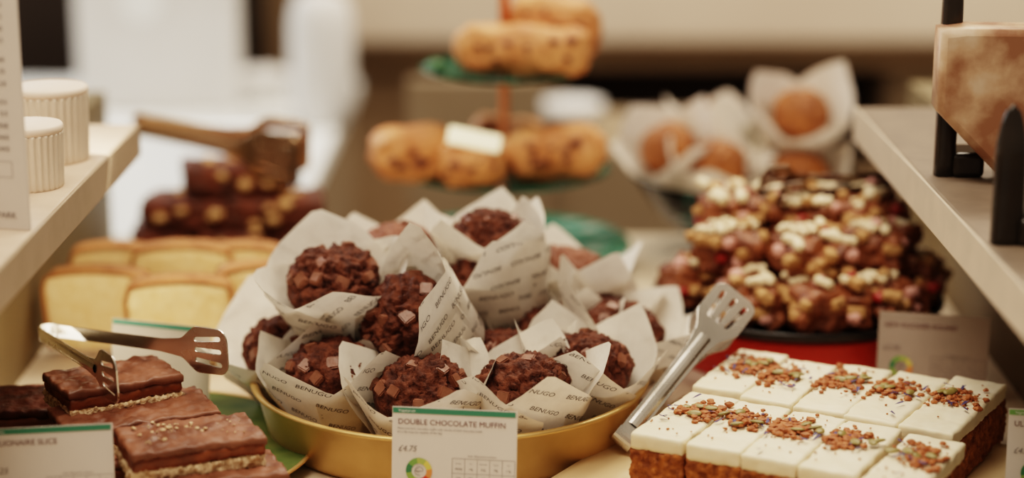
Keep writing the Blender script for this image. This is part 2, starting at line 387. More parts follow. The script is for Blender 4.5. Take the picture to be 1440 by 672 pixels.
class Wrapper:
    """a paper tulip cup: overlapping pointed petals that flare out round the muffin"""
    def __init__(s, seed, n=5, tip=.086, flare=.55, low=.040):
        r = random.Random(seed); s.n = n; s.r = r
        s.hw = PI/n
        s.cen = [2*PI*(k + r.uniform(-.12,.12))/n for k in range(n)]
        s.tip = [(tip+.006)*r.uniform(.93,1.07) for _ in range(n)]
        s.fl = [flare*r.uniform(.55,1.35) for _ in range(n)]
        s.sk = [r.uniform(-.28,.28) for _ in range(n)]
        s.wide = 1.72; s.low = low; s.seed = seed
    def H(s, k, w):                          # w in -1..1 across the petal
        c = s.sk[k]
        t = (w-c)/(1-c) if w > c else (c-w)/(1+c)
        return s.low + (s.tip[k]-s.low)*(1-t)**1.25
    def pt(s, k, w, sl):                     # slant distance sl from the base rim
        D = w*s.hw*s.wide; a = s.cen[k] + D
        rb = 0.0272
        bend = 0.043
        fl = s.fl[k]*(1-.35*abs(w))
        if sl < bend: rr = rb + sl*.345; z = sl*.938
        else:
            t = sl-bend; an = .35 + fl*(1-math.exp(-t/.016))
            rr = rb + bend*.345 + t*math.sin(an); z = bend*.938 + t*math.cos(an)
        up = min(1, sl/.05)
        flat = min(1/max(.2, math.cos(D)), 1.14)*.985
        rr *= 1 + (flat-1)*.75*up
        rr += .0022*w*up + .0005                 # one side of each petal laps over its neighbour
        q = V((math.cos(a)*1.3 + s.seed, math.sin(a)*1.3, sl*26))
        rr += (noise.noise(q*1.6)*.0022 + noise.noise(q*4.2)*.0008)*up
        # pleats low on the cup
        rr += .0011*math.sin(a*11 + s.seed)*.7*min(1, sl/.02)*max(0, 1-sl/.045)
        return V((rr*math.cos(a), rr*math.sin(a), z))
    def mesh(s, mt):
        vs, fs = [], []
        NW, NS = 22, 20
        for k in range(s.n):
            o = len(vs)
            for i in range(NW+1):
                w = -1 + 2*i/NW; h = s.H(k, w)
                for j in range(NS+1):
                    vs.append(s.pt(k, w, h*j/NS))
            for i in range(NW):
                for j in range(NS):
                    fs.append((o+i*(NS+1)+j, o+(i+1)*(NS+1)+j, o+(i+1)*(NS+1)+j+1, o+i*(NS+1)+j+1))
        o = len(vs); vs.append(V((0,0,0)))
        for i in range(48): vs.append(V((.0275*math.cos(2*PI*i/48), .0275*math.sin(2*PI*i/48), .0002)))
        for i in range(48): fs.append((o, o+1+(i+1) % 48, o+1+i))
        return mesh_from('paper_wrapper', vs, fs, mt, True)
    def lettering(s, mt):
        tv, tf = text_geo('BENUGO', .0056, res=2)
        parts = []; wd = max(v.x for v in tv)
        r = random.Random(s.seed+5)
        for k in range(s.n):
            base = r.choice([-.42, 2.75, .95, -2.2, -.42, -.5]) if s.seed != 32 else -.42
            for row in range(-4, 5):
                for cx in (-2, -1, 0, 1, 2):
                    gx = cx*.0305 + (.015 if row % 2 else 0) + r.uniform(-.002,.002); gy = row*.0165 + r.uniform(-.001,.001)
                    cu = gx*math.cos(base) - gy*math.sin(base); cs = .042 + gx*math.sin(base) + gy*math.cos(base)
                    ca, sa = math.cos(base), math.sin(base)
                    vs = []; ok = True
                    pts = []
                    for v in tv:
                        x, y = v.x - wd/2, v.y - .002
                        pu, ps = cu + x*ca - y*sa, cs + x*sa + y*ca
                        pts.append((pu/(.041*s.hw*s.wide), ps))
                    good = [abs(w) < .97 and ps > .003 and ps < s.H(k, max(-1,min(1,w))) - .0008 for w, ps in pts]
                    if sum(good) < 3: continue
                    vs = []
                    for w, ps in pts:
                        w = max(-.99, min(.99, w)); ps = max(.002, ps)
                        e = 1e-3
                        p = s.pt(k, w, ps); n = (s.pt(k, w+e, ps)-p).cross(s.pt(k, w, ps+e*.05)-p)
                        if n.length > 0: n.normalize()
                        vs.append(p + n*.00045)
                    parts.append((vs, [f for f in tf if all(good[i] for i in f)]))
        vs, fs = merge_lists(parts)
        return mesh_from('printed_lettering', vs, fs, mt, False)

def muffin(px, py, zc, axis, spin, label, seed, variant=0, letters=True, n=5, tip=.094, flare=.06, chunks=10, face=None, gold=False, group='chocolate muffins in the gold pan', name='chocolate_muffin', y=None, sc=1.0, low=.056):
    c = P(px, py, zc) if y is None else PY(px, py, y)
    ax = V(axis).normalized()
    mt = axis_frame(ax, 0, c - ax*.060*sc)
    if face is not None:                     # turn a chosen paper petal towards the shop side
        lc = mt.inverted() @ CAM; spin = math.atan2(lc.y, lc.x) + face*2*PI/n
    mt = mt @ Matrix.Rotation(spin, 4, 'Z') @ Matrix.Scale(sc, 4)
    t = thing(name, label, 'muffin', group=group, mat4=mt)
    dm = DOME_GOLD if gold else (DOME_SMOOTH if variant == 9 else DOMES[variant % 3])
    obj('muffin_top', dm, t, mat4=Matrix.Rotation(seed*1.7, 4, 'Z') @ (Matrix.Diagonal((.92,.92,1,1)) if gold else Matrix.Identity(4)))
    w = Wrapper(seed, n, tip, flare, low)
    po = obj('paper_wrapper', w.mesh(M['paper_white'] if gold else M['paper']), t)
    if letters: obj('printed_lettering', w.lettering(M['ink']), po)
    r = random.Random(seed*3+1)
    placed = []
    for i in range(400):
        if len(placed) >= chunks: break
        a = r.uniform(0, 2*PI); ph = math.acos(1 - r.uniform(0.0, .80))
        p = V((.0372*math.sin(ph)**.9*math.cos(a), .0372*math.sin(ph)**.9*math.sin(a), .053 + .029*math.cos(ph)**.85))
        if any((p-q).length < .0125 for q in placed): continue
        placed.append(p)
        nrm = V((math.sin(ph)*math.cos(a), math.sin(ph)*math.sin(a), math.cos(ph)+.15)).normalized() + V((r.uniform(-.35,.35), r.uniform(-.35,.35), 0))
        obj('chocolate_chunk', CHUNKS[r.randrange(6)], t, mat4=axis_frame(nrm, r.uniform(0,6), p - nrm.normalized()*.0012))
    return t
mf = muffin
mf(737,541,.066,(.04,-.10,1),.2,'chocolate muffin right behind the chocolate muffin price card, its dome studded with chunks',21,0,face=.45)
mf(590,545,.066,(-.03,-.10,1),.9,'chocolate muffin at the front middle of the gold pan, above the price card title',22,1,face=.1,tip=0.088)
mf(466,520,.066,(-.08,-.10,1),2.1,'chocolate muffin at the front left of the gold pan in a printed paper cup',23,2,face=.5)
mf(400,484,.064,(-.30,-.10,1),.6,'leftmost chocolate muffin, leaning over the left rim of the gold pan',24,0,tip=0.108,flare=.22,face=-.9,n=4)
mf(826,510,.066,(.14,-.08,1),1.3,'chocolate muffin at the right, between the price card muffin and the steel tongs',25,1,face=-.1)
mf(880,466,.062,(.36,-.10,1),.3,'rightmost chocolate muffin, leaning over the right rim of the gold pan',26,2,tip=0.106,flare=.15,face=.5)
mf(776,470,.064,(.0,-.12,1),2.6,'dark chunky muffin low in the middle right of the pan, behind a tall paper point',27,0,face=.2)
mf(706,504,.060,(.0,.0,1),3.0,'chocolate muffin half hidden directly behind the price card muffin',28,1,face=.5)
mf(832,438,.062,(.15,.15,1),1.0,'chocolate muffin at the back right edge of the pan, only its top showing',29,2,letters=False)
mf(545,499,.058,(.0,.0,1),1.9,'dark chocolate muffin buried in the pile beneath the muffin lying on its side',30,0,letters=False)
mf(468,392,.124,(-.10,-.32,1),.95,'chocolate muffin on top of the pile at the left, smooth dome with chunky crown',31,1,tip=.094,flare=.10,face=.1,n=4,sc=1.06)
mf(566,446,.104,(-.66,-.42,.50),.4,'chocolate muffin lying on its side on the pile, large printed paper flap towards the viewer',32,2,tip=.092,flare=.02,n=4,face=.30,sc=1.06)
mf(556,352,.122,(-.15,-.05,1),2.0,'smooth-topped chocolate muffin at the back of the pile behind the left one',33,9,chunks=2,face=-.9,tip=.086)
mf(684,380,.114,(-.42,-.10,.9),.2,'chocolate muffin leaning left on the pile, tall paper flap with greasy base facing out',34,0,tip=.098,flare=.0,n=4,face=.22,sc=1.04)
mf(687,328,.142,(.0,-.08,1),.5,'topmost chocolate muffin of the pile, small dome between pale paper points',35,1,letters=False,tip=.086,face=.5,sc=.88)
mf(797,382,.092,(.18,.10,1),.7,'chocolate muffin at the back right, dome seen between two tall blurred paper points',37,9,chunks=2,letters=False,tip=.096,face=.5)

# golden muffins in white papers in the glass bowl at the back
gb = V((0.255, 0.575, 0.0))
bowl = thing('glass_bowl', 'clear glass bowl heaped with white-wrapped golden muffins', 'bowl', gb)
bp_ = [(0.0,0.0),(0.05,0.0),(0.052,0.004),(0.03,0.012),(0.06,0.022),(0.095,0.05),(0.122,0.088),(0.125,0.092),(0.1225,0.093),(0.093,0.054),(0.058,0.027),(0.0,0.022)]
obj('bowl_body', lathe('bowl_body', bp_, M['glass'], 64), bowl)
nap_v, nap_f = [], []
for i in range(25):
    for j in range(25):
        x, y_ = (i/24-.5)*.14, (j/24-.5)*.14; rr = math.hypot(x, y_)
        nap_v.append(V((x, y_, .031 + max(0, rr-.055)*.62 + .002*noise.noise(V((x*40,y_*40,0))))))
for i in range(24):
    for j in range(24): nap_f.append((i*25+j, (i+1)*25+j, (i+1)*25+j+1, i*25+j+1))
M['teal'] = mat('teal napkin', (.04,.20,.17), (.06,.26,.22), 40, .8)
nk = obj('napkin', mesh_from('napkin', nap_v, nap_f, M['teal']), None, loc=gb)
tag(nk, 'teal napkin lining the glass bowl under the white-wrapped muffins', 'napkin')
G = 'golden muffins in the glass bowl'
for px, py, y, ax, sp, lb, sd, tp in (
    (938,205,.57,(-.35,-.45,.9),.1,'white-wrapped golden muffin at the left edge of the glass bowl',61,.092),
    (1010,228,.54,(.1,-.35,.95),.0,'white-wrapped golden muffin at the front of the bowl, right of the leftmost one',62,.086),
    (1127,158,.58,(.03,-.55,.9),.5,'topmost white-wrapped golden muffin, tall papers open on an orange top',63,.098),
    (1124,240,.55,(.0,-.25,1),.1,'white-wrapped golden muffin under the topmost one',64,.084),
    (1010,170,.66,(-.1,.1,1),.0,'white-wrapped golden muffin at the back of the bowl, only its paper points showing',65,.094)):
    mf(px,py,0,ax,sp,lb,sd,gold=True,group=G,name='golden_muffin',y=y,chunks=0,letters=False,n=4,tip=tp,flare=.02,sc=.96,face=sp,low=.052)

# ------------------------------------------------------------------ price cards
CW, CH = .093, .064
def flat(geo, x, z, y, rot=0):
    vs, fs = geo
    return [V((v.x + x, y, v.y + z)) for v in vs], fs
def rect(x0, z0, x1, z1, y):
    return [V((x0,y,z0)),V((x1,y,z0)),V((x1,y,z1)),V((x0,y,z1))], [(0,1,2,3)]
def arc_seg(cx, cz, r0, r1, a0, a1, y, n=8):
    vs = []; fs = []
    for i in range(n+1):
        a = a0+(a1-a0)*i/n
        vs += [V((cx+r0*math.cos(a), y, cz+r0*math.sin(a))), V((cx+r1*math.cos(a), y, cz+r1*math.sin(a)))]
    for i in range(n): fs.append((2*i, 2*i+1, 2*i+3, 2*i+2))
    return vs, fs
def sheet(name, geos, mt, parent):
    vs, fs = merge_lists(geos); return obj(name, mesh_from(name, vs, fs, mt, False), parent)
WHEEL = [(.06,.22,.10),(.20,.38,.10),(.42,.50,.14),(.72,.62,.16),(.78,.30,.10),(.72,.06,.03),(.45,.50,.12),(.28,.42,.10)]
for i, c in enumerate(WHEEL): M['wheel%d' % i] = mat('wheel print %d' % i, c, rough=.6)
def card(label, title, x_left_top, right_top, ztop, price, band, desc=(), tag_word='', top_y=None, lean=8, dim=True, table=True, wheel=True, sheet_mat='white_card'):
    a = P(*x_left_top, ztop) ; b_ = P(*right_top, ztop)
    d = (b_-a); d.z = 0; d.normalize()
    up = (V((0,0,1)) + V((-d.y, d.x, 0))*math.tan(math.radians(lean))).normalized()
    yv = up.cross(d)
    m = Matrix((d, yv, up)).transposed().to_4x4(); m.translation = a - up*CH
    t = thing('price_card', label, 'price card', mat4=m)
    obj('card_sheet', box_me('card_sheet', 0, CW, 0, .0006, 0, CH, M[sheet_mat]), t)
    W = CW; y = -.0003
    sheet('header_band', [rect(.0004, CH-.0046, W-.0012, CH-.0006, y)], band, t)
    y2 = -.0005
    if title: sheet('title_lettering', [flat(text_geo(title, .0058, ), .0042, CH-.0128, y2)], M['plum'], t)
    if tag_word: sheet('band_lettering', [flat(text_geo(tag_word, .0030), .0045, CH-.0036, y2)], M['pale_ink'], t)
    small = [flat(text_geo(s, .00225), .0040, CH-.0167-.0027*i, y2) for i, s in enumerate(desc)]
    if small: sheet('small_print', small, M['grey_ink'], t)
    if price: sheet('price_lettering', [flat(text_geo(price, .0062, shear=.25), .0045, CH-.0330, y2)], M['grey_ink'], t)
    if wheel:
        cx, cz = .0205, CH-.0475
        for i, c in enumerate(WHEEL):
            a0 = PI*1.06 - i*PI/4
            sheet('wheel_segment', [arc_seg(cx, cz, .0056, .0098, a0, a0-PI/4, y2)], M['wheel%d' % i], t)
        g = [arc_seg(cx, cz, .0030, .0034, 0, 5.0, y2, 20), arc_seg(cx-.0008, cz+.0006, .0012, .0016, 1, 6, y2, 14), rect(cx-.003, cz-.0004, cx+.0028, cz, y2)]
        sheet('wheel_symbol', g, M['grey_ink'], t)
    if table:
        g = []; x0, x1, z0, z1 = W*.487, W*.987, CH-W*.585, CH-W*.395; lw = .0003
        n = 5; cw = (x1-x0)/n
        g.append(rect(x0, z1-lw, x1, z1, y2)); g.append(rect(x0, z0+.0062, x1, z0+.0062+lw, y2))
        for i in range(n+1): g.append(rect(x0+i*cw-lw/2, z0+.002, x0+i*cw+lw/2, z1, y2))
        for i in range(n):
            g.append(rect(x0+i*cw+.002, z0, x0+(i+1)*cw-.002, z0+lw, y2))
            g.append(arc_seg(x0+i*cw+.002, z0+.002, .0017, .002, PI, 1.5*PI, y2, 5)); g.append(arc_seg(x0+(i+1)*cw-.002, z0+.002, .0017, .002, 1.5*PI, 2*PI, y2, 5))
        sheet('nutrition_table', g, M['grey_ink'], t)
        g = [flat(text_geo('Each 105g portion contains', .0019), x0+cw*1.25, z1+.0014, y2)]
        for i, (h, v1, v2) in enumerate((('Energy','1862kJ','22%'),('Fat','19g','27%'),('Saturates','8.5g','43%'),('Sugars','38g','42%'),('Salt','1.2g','20%'))):
            g.append(flat(text_geo(h, .0015, align='CENTER'), x0+cw*(i+.5), z1-.0042, y2))
            g.append(flat(text_geo(v1, .0021, align='CENTER', bold=.00003), x0+cw*(i+.5), z1-.0085, y2))
            g.append(flat(text_geo(v2, .0022, align='CENTER', bold=.00003), x0+cw*(i+.5), z0+.0022, y2))
        sheet('table_lettering', g, M['grey_ink'], t)
    # the clip that holds the card up off the counter
    zb = (a - up*CH).z
    loc = a - up*CH + d*(CW*.30)
    if zb > .004:
        ho = box_me('card_clip', -.016, .016, -.006, .007, -zb, .004, M['nut'], .003, 3)
        yaw = math.atan2(d.y, d.x)
        o = bpy.data.objects.new('card_clip', ho); COL.objects.link(o); o.parent = t
        o.matrix_local = m.inverted() @ (Matrix.Translation(loc) @ Matrix.Rotation(yaw, 4, 'Z'))
    return t
card('white price card with green band lettered DOUBLE CHOCOLATE MUFFIN in front of the gold pan', 'DOUBLE CHOCOLATE MUFFIN', (552,571), (729,579), .078, '£4.75', M['band_green'],
     ('Moist and dark chocolate muffin with chunks of dark chocolate inside', "It's a fab treat for anytime of the day."), 'Vegetarian')
card('white price card for the millionaire slices, standing before the stack of caramel slices', 'MILLIONAIRE SLICE', (-29,604), (153,595), .078, '£3.25', M['band_green'], (), 'Vegetarian')
card('white price card beginning UL with a lime green band, beside the carrot cake plate', 'ULTIMATE CARROT CAKE', (1419,574), (1600,585), .078, '£4.25', M['band_lime'], (), 'Vegetarian')
card('blurred price card with painted shade and no band between the rocky road and the carrot cake', 'NEW ROCKIER ROUND', (1237,437), (1389,447), .077, '£3.95', M['deep_shade_card'], (), sheet_mat='deep_shade_card')
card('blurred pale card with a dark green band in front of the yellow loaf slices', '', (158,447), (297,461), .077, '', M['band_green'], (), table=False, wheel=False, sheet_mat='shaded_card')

# ------------------------------------------------------------------ tongs
def tongs(label, hinge, dir_, up, opening, mt, L=.185, head_w=.037, head_l=.05, arm_w=.013, group=None, neck=.0):
    t = thing('serving_tongs', label, 'tongs', mat4=frame(dir_, up, hinge), group=group)
    def outline():
        h = arm_w/2; x0 = 0.0; x1 = L-head_l
        pts = []
        top = [(x0,h*.8),(x1*.5,h*.75),(x1*.86,h*.8),(x1,h*1.1)]
        N = 10
        for i in range(1, N+1):
            f = i/N; top.append((x1 + head_l*.42*f, h*1.1 + (head_w/2-h*1.1)*(.5-.5*math.cos(PI*f))))
        for i in range(1, 7):
            f = i/6; a = f*PI/2
            top.append((L - .010 + .010*math.sin(a)*1.0 - (0), head_w/2 - .010*(1-math.cos(a))))
        return top + [(x, -y) for x, y in reversed(top)]
    holes = []
    for k in (-1, 0, 1):
        c, w = k*head_w*.27, .0021
        xs, xe = L-head_l*.62, L-head_l*.16
        sk = k*.0015
        pts = []
        for i in range(7): a = PI/2 + PI*i/6; pts.append((xs + w*math.cos(a), c*.82 + w*math.sin(a)))
        for i in range(7): a = -PI/2 + PI*i/6; pts.append((xe + w*math.cos(a), c*1.05 + w*math.sin(a)))
        holes.append(pts)
    vs, fs = curve_fill([outline()] + holes, .0005, .0002)
    # raised rib that stiffens the handle
    for sgn in (1, -1):
        ang = sgn*opening/2
        rot = Matrix.Rotation(ang, 4, 'Z')
        base = [V((v.x, v.z + sgn*.0075, v.y)) for v in vs]
        rib = []; rf = []
        nseg = 14
        for i in range(nseg+1):
            x = .006 + (L-head_l-.004)*i/nseg
            for j in range(7):
                a = PI*j/6; rib.append(V((x, sgn*(.0075 + .0024*math.sin(a)), math.cos(a)*arm_w*.30)))
        for i in range(nseg):
            for j in range(6): rf.append((i*7+j, (i+1)*7+j, (i+1)*7+j+1, i*7+j+1))
        av, af = merge_lists([(base, fs), (rib, rf)])
        obj('arm', mesh_from('arm', [rot @ v for v in av], af, mt, False), t)
    hv, hf = [], []
    for i in range(13):
        a = PI/2 + PI*i/12
        for z in (-arm_w*.45, arm_w*.45):
            for r in (.0068, .0082): hv.append(V((r*1.3*math.cos(a), r*math.sin(a), z)))
    for i in range(12):
        o = i*4; q = o+4
        hf += [(o,q,q+2,o+2),(o+1,o+3,q+3,q+1),(o,o+1,q+1,q),(o+2,q+2,q+3,o+3)]
    obj('hinge', mesh_from('hinge', hv, hf, mt, False), t)
    return t
h = P(70,468,.083); n1 = P(157,527,.092); n2 = P(277,493,.092)
bis = ((n1-h).normalized() + (n2-h).normalized())
opn = (n1-h).angle(n2-h)
tongs('steel slotted tongs lying open on the topmost caramel slice', h, bis, (0,0,1), opn - .05, M['steel'], L=.182)
h = P(881,612,.022); n1 = PY(1014,446,.015)
dr = n1-h; view = (n1-CAM).normalized()
tongs('steel slotted tongs leaning beside the carrot cake, head in the air', h, dr, dr.cross(view), .05, M['steel'], L=dr.length+.022, head_w=.040, head_l=.056, arm_w=.019)

# ------------------------------------------------------------------ millionaire slices
pl = thing('green_plate', 'olive green plate under the caramel slices, gold edge', 'plate', V((-.296, P(215,662,.0).y+.02, 0)))
def dish(r, zt, mt, rim, parent, n=96):
    pr = [(0,0.003),(r*.6,0.003),(r*.62,0),(r*.66,0),(r*.70,.003),(r*.97,zt-.002),(r,zt),(r*.985,zt+.0012),(r*.96,zt),(r*.70,.0065),(0,.006)]
    obj('plate_body', lathe('plate_body', pr, mt, n), parent)
    obj('plate_rim', lathe('plate_rim', [(r*.995,zt-.0012),(r*1.008,zt),(r*.995,zt+.0016),(r*.98,zt+.0010)], rim, n, closed=True), parent)
dish(.140, .013, M['plate_olive'], M['gold'], pl)
def slice_(label, top, yaw, ztop, lx=.098, ly=.056, dark=False, tilt=(0,0), hh=.025):
    c = P(*top, ztop)
    m = Matrix.Translation(c - V((0,0,hh))) @ Matrix.Rotation(yaw, 4, 'Z') @ Matrix.Rotation(tilt[0], 4, 'X') @ Matrix.Rotation(tilt[1], 4, 'Y')
    t = thing('caramel_slice', label, 'cake slice', mat4=m, group='caramel shortbread slices on the green plate')
    s = rnd.randrange(100)
    b1, b2, b3 = hh*.42, hh*.33, hh*.27
    obj('shortbread_base', rough_box('shortbread_base', lx*.99, ly*.985, b1, .0016, .0018, .0026, 420, M['short'], s, warp=.0008), t)
    obj('caramel_layer', rough_box('caramel_layer', lx*.985, ly*.98, b2+.001, .0018, .0024, .0014, 120, M['caramel'], s+1, warp=.0012), t, loc=(0,0,b1-.0006))
    obj('chocolate_layer', rough_box('chocolate_layer', lx, ly, b3, .0022, .002, .0010, 120, M['brownie'] if dark else M['choc_glaze'], s+2, zamp=.0020, warp=.0020), t, loc=(0,0,b1+b2-.0006))
    return t
Y = math.radians
slice_('caramel slice at the front right of the plate, lowest, under the crumb-topped one', (300,655), Y(20), .039, tilt=(0,.02))
slice_('caramel slice behind the millionaire price card at the bottom of the stack', (120,640), Y(32), .039)
slice_('dark chocolate slice at the far left of the plate, lower and darker than the rest', (15,560), Y(8), .045, dark=True, lx=.10, ly=.07)
slice_('caramel slice in the middle of the stack, directly under the one with the tongs', (190,574), Y(28), .059, lx=.118, ly=.066)
s2 = slice_('caramel slice at the front right of the stack with pale crumbs on its chocolate', (266,606), Y(23), .063, lx=.100, ly=.056, tilt=(.04,.0))
slice_('topmost caramel slice of the stack, carrying the steel tongs', (158,524), Y(31), .077, lx=.092, ly=.064)
cv, cf = [], []
r = random.Random(4)
def blob_list(cx, cy, cz, s, r, flatz=.7):
    vs = []; bm = bmesh.new(); bmesh.ops.create_icosphere(bm, subdivisions=1, radius=s)
    off = V((r.random()*50, r.random()*50, 0))
    for v in bm.verts:
        v.co = v.co*(1+.45*noise.noise(v.co/s*1.3+off)); v.co.z *= flatz; v.co += V((cx,cy,cz))
    bm.verts.index_update()
    out = ([v.co.copy() for v in bm.verts], [tuple(v.index for v in f.verts) for f in bm.faces]); bm.free(); return out
cr_ = [blob_list(r.gauss(-.012,.014), r.gauss(.006,.009), .0262, r.uniform(.0007,.0022), r) for _ in range(26)]
cr_ += [blob_list(r.uniform(-.04,.04), r.uniform(-.02,.02), .026, r.uniform(.0004,.0009), r) for _ in range(30)]
vs, fs = merge_lists(cr_); o = obj('shortbread_crumbs', mesh_from('shortbread_crumbs', vs, fs, M['short']), s2); o['kind'] = 'stuff'

# ------------------------------------------------------------------ yellow loaf slices
bpz = P(235,480,.0)
bpl = thing('black_platter', 'black oval platter under the yellow loaf slices', 'platter', V((-.312, P(205,455,0).y+.05, 0)))
pr = [(0,.002),(.7,.002),(.74,0),(.80,.003),(.98,.010),(1,.0115),(.985,.0125),(.8,.007),(0,.006)]
ob = lathe('platter_body', pr, M['black_gloss'], 72)
for v in ob.vertices: v.co.x *= .124; v.co.y *= .145
obj('platter_body', ob, bpl)
def loaf_slice(label, px, pyb, yaw, w=.094, hgt=.069, th=.028, zb=.008, tilt=0):
    c = P(px, pyb, zb)
    m = Matrix.Translation(c) @ Matrix.Rotation(yaw, 4, 'Z') @ Matrix.Rotation(tilt, 4, 'X')
    t = thing('loaf_slice', label, 'cake slice', mat4=m, group='yellow loaf slices on the black platter')
    s = rnd.randrange(50)
    def shape(q):
        f = (q.z + hgt/2)/hgt
        return V((q.x*(.90+.10*min(1, f*1.5)), q.y, q.z + .006*(1-(2*q.x/w)**2)*max(0, f)))
    obj('sponge', rough_box('sponge', w, th, hgt, .006, .004, .0012, 140, M['sponge_y'], s, fn=shape), t)
    # thin baked crust round the sides and over the top
    prof = []
    n = 40
    for i in range(n+1):
        f = i/n
        if f < .3: x, z = w/2, hgt*(.02 + f/.3*.90)
        elif f > .7: x, z = -w/2, hgt*(.02 + (1-f)/.3*.90)
        else: x, z = w/2*(1-2*(f-.3)/.4), hgt
        p = V((x, 0, z-hgt/2)); p.z = min(p.z, hgt/2)
        cx = max(-w/2+.008, min(w/2-.008, p.x)); cz = min(hgt/2-.008, p.z); d = p - V((cx,0,cz))
        if d.length > .008: p = V((cx,0,cz)) + d.normalized()*.008
        q = shape(p); q.z += hgt/2; prof.append(q)
    vs, fs = [], []
    for i, p in enumerate(prof):
        nx = prof[min(i+1,n)] - prof[max(i-1,0)]; nn = V((nx.z, 0, -nx.x)).normalized()
        if nn.dot(p-V((0,0,hgt*.4))) < 0: nn = -nn
        for yy in (-1, 1):
            for dd in (-.0012, .0022): vs.append(p + nn*(dd + .0006*noise.noise(p*90)) + V((0, yy*(th/2+.0004), 0)))
    for i in range(n):
        a = i*4; b_ = a+4
        fs += [(a+1,b_+1,b_+3,a+3),(a,a+2,b_+2,b_),(a,b_,b_+1,a+1),(a+2,a+3,b_+3,b_+2)]
    fs += [(0,1,3,2),(n*4,n*4+2,n*4+3,n*4+1)]
    obj('crust', mesh_from('crust', vs, fs, M['crust']), t)
    return t
loaf_slice('yellow loaf slice in the middle, nearest the camera of the loaf slices', 256,503, .10)
loaf_slice('yellow loaf slice on the left of the black platter', 142,488, -.05)
loaf_slice('yellow loaf slice on the right of the black platter beside the muffins', 362,480, .25, w=.07)
loaf_slice('yellow loaf slice behind the middle one, only its brown top showing', 262,452, .0, hgt=.071)
loaf_slice('yellow loaf slice behind the left one, only its brown top showing', 160,448, .12, w=.075, hgt=.068)
loaf_slice('yellow loaf slice behind the right one, only its brown top showing', 350,448, -.1, w=.075, hgt=.068)

# ------------------------------------------------------------------ nut brownies at the back left
bc = PY(325,318,.53); bc.z = 0
bp2 = thing('black_plate', 'dark plate under the stack of nut brownies', 'plate', bc)
dish(.105, .012, M['black_gloss'], M['black_gloss'], bp2, 64)
def brownie(label, px, py, z, yaw, lx=.095, ly=.065, hz=.032):
    c = PY(px, py, .53) ; c = V((c.x, .53 + rnd.uniform(-.02,.015), z))
    t = thing('nut_brownie', label, 'brownie', mat4=Matrix.Translation(c) @ Matrix.Rotation(yaw,4,'Z'), group='nut brownies stacked at the back left')
    obj('brownie_body', rough_box('brownie_body', lx, ly, hz, .005, .004, .003, 90, M['brownie'], rnd.randrange(99)), t)
    for i in range(7):
        s = rnd.choice((0,1))
        p = V((rnd.uniform(-.4,.4)*lx, -ly/2-.001, rnd.uniform(.2,.85)*hz)) if i < 4 else V((rnd.uniform(-.4,.4)*lx, rnd.uniform(-.4,.4)*ly, hz))
        vs, fs = blob_list(0,0,0, rnd.uniform(.006,.010), rnd); obj('nut', mesh_from('nut', vs, fs, M['nut']), t, loc=p)
Z0 = .012
brownie('nut brownie at the bottom left of its stack', 250,318, Z0, .1)
brownie('nut brownie at the bottom middle of its stack', 335,318, Z0, -.15, lx=.07)
brownie('nut brownie at the bottom right of its stack', 405,318, Z0, -.1, lx=.075)
brownie('nut brownie at the middle left of its stack', 268,280, Z0+.034, -.08)
brownie('nut brownie at the middle right of its stack', 385,280, Z0+.034, .12, lx=.105)
brownie('topmost nut brownie, lying under the tongs', 330,235, Z0+.068, .2, lx=.115)
hb = PY(200,176,.54); he = PY(385,210,.51)
tongs('slotted steel tongs with a painted copper reflection resting on top of the nut brownies', hb, he-hb, (0,-.35,1), .10, M['warm_steel'], L=.185, head_w=.062, head_l=.075, arm_w=.022)

wp = obj('glow_screen', box_me('glow_screen', PY(141,300,.65).x, PY(428,300,.65).x, .65, .66, 0, PY(300,172,.65).z, M['glow_panel'], .002))  # stands in for the bright background, glow comes from its material
tag(wp, 'painted white glow standing in for the bright background behind the nut brownies', 'screen')
# ------------------------------------------------------------------ cake stand with scones
sc_ = PY(709,300,.5); sc_.z = 0
st = thing('cake_stand', 'three-tier cake stand with green plates and a copper rod', 'cake stand', sc_)
def tier(r, z, mt):
    pr = [(0.004,z),(r*.55,z-.001),(r*.9,z+.004),(r,z+.009),(r*.99,z+.0105),(r*.88,z+.007),(r*.55,z+.003),(0.004,z+.003)]
    return obj('tier_plate', lathe('tier_plate', pr, mt, 80, closed=True), st)
tier(.136,.022,M['plate_leaf']); tier(.113,.104,M['plate_green']); tier(.089,.212,M['plate_green'])
obj('rod', lathe('rod', [(0,.0),(.022,0),(.022,.004),(.0055,.008),(.0055,.30),(.008,.304),(0,.312)], M['copper'], 24), st)
def scone(label, px, py, y, lx, ly, lz, z, yaw=0, tilt=0):
    c = PY(px, py, y); c.z = z
    t = thing('scone', label, 'scone', mat4=Matrix.Translation(c) @ Matrix.Rotation(yaw,4,'Z') @ Matrix.Rotation(tilt,4,'Y'), group='golden fruit scones on the cake stand')
    obj('scone_body', rough_box('scone_body', lx, ly, lz, min(lx,ly,lz)*.46, .004, .0045, 45, M['cookie'], rnd.randrange(99)), t)
    for i in range(9):
        a = rnd.uniform(PI, 2*PI); zz = rnd.uniform(.35,.8)*lz
        vs, fs = blob_list(0,0,0, rnd.uniform(.004,.007), rnd)
        obj('raisin', mesh_from('raisin', vs, fs, M['raisin']), t, loc=(rnd.uniform(-.36,.36)*lx, -ly*.47*(.75+.25*math.sin(PI*zz/lz)), zz))
scone('golden scone at the left of the middle tier', 583,230,.45,.092,.07,.054,.112, .35)
scone('golden scone in the middle of the middle tier', 662,235,.42,.070,.06,.046,.112, 0)
scone('golden scone at the right of the middle tier, the longest', 780,232,.45,.108,.06,.056,.112, .12, -.05)
scone('golden scone at the back of the middle tier', 712,215,.55,.085,.06,.045,.112, -.2)
scone('golden scone at the front of the top tier', 735,90,.46,.140,.06,.050,.220, 0, .02)
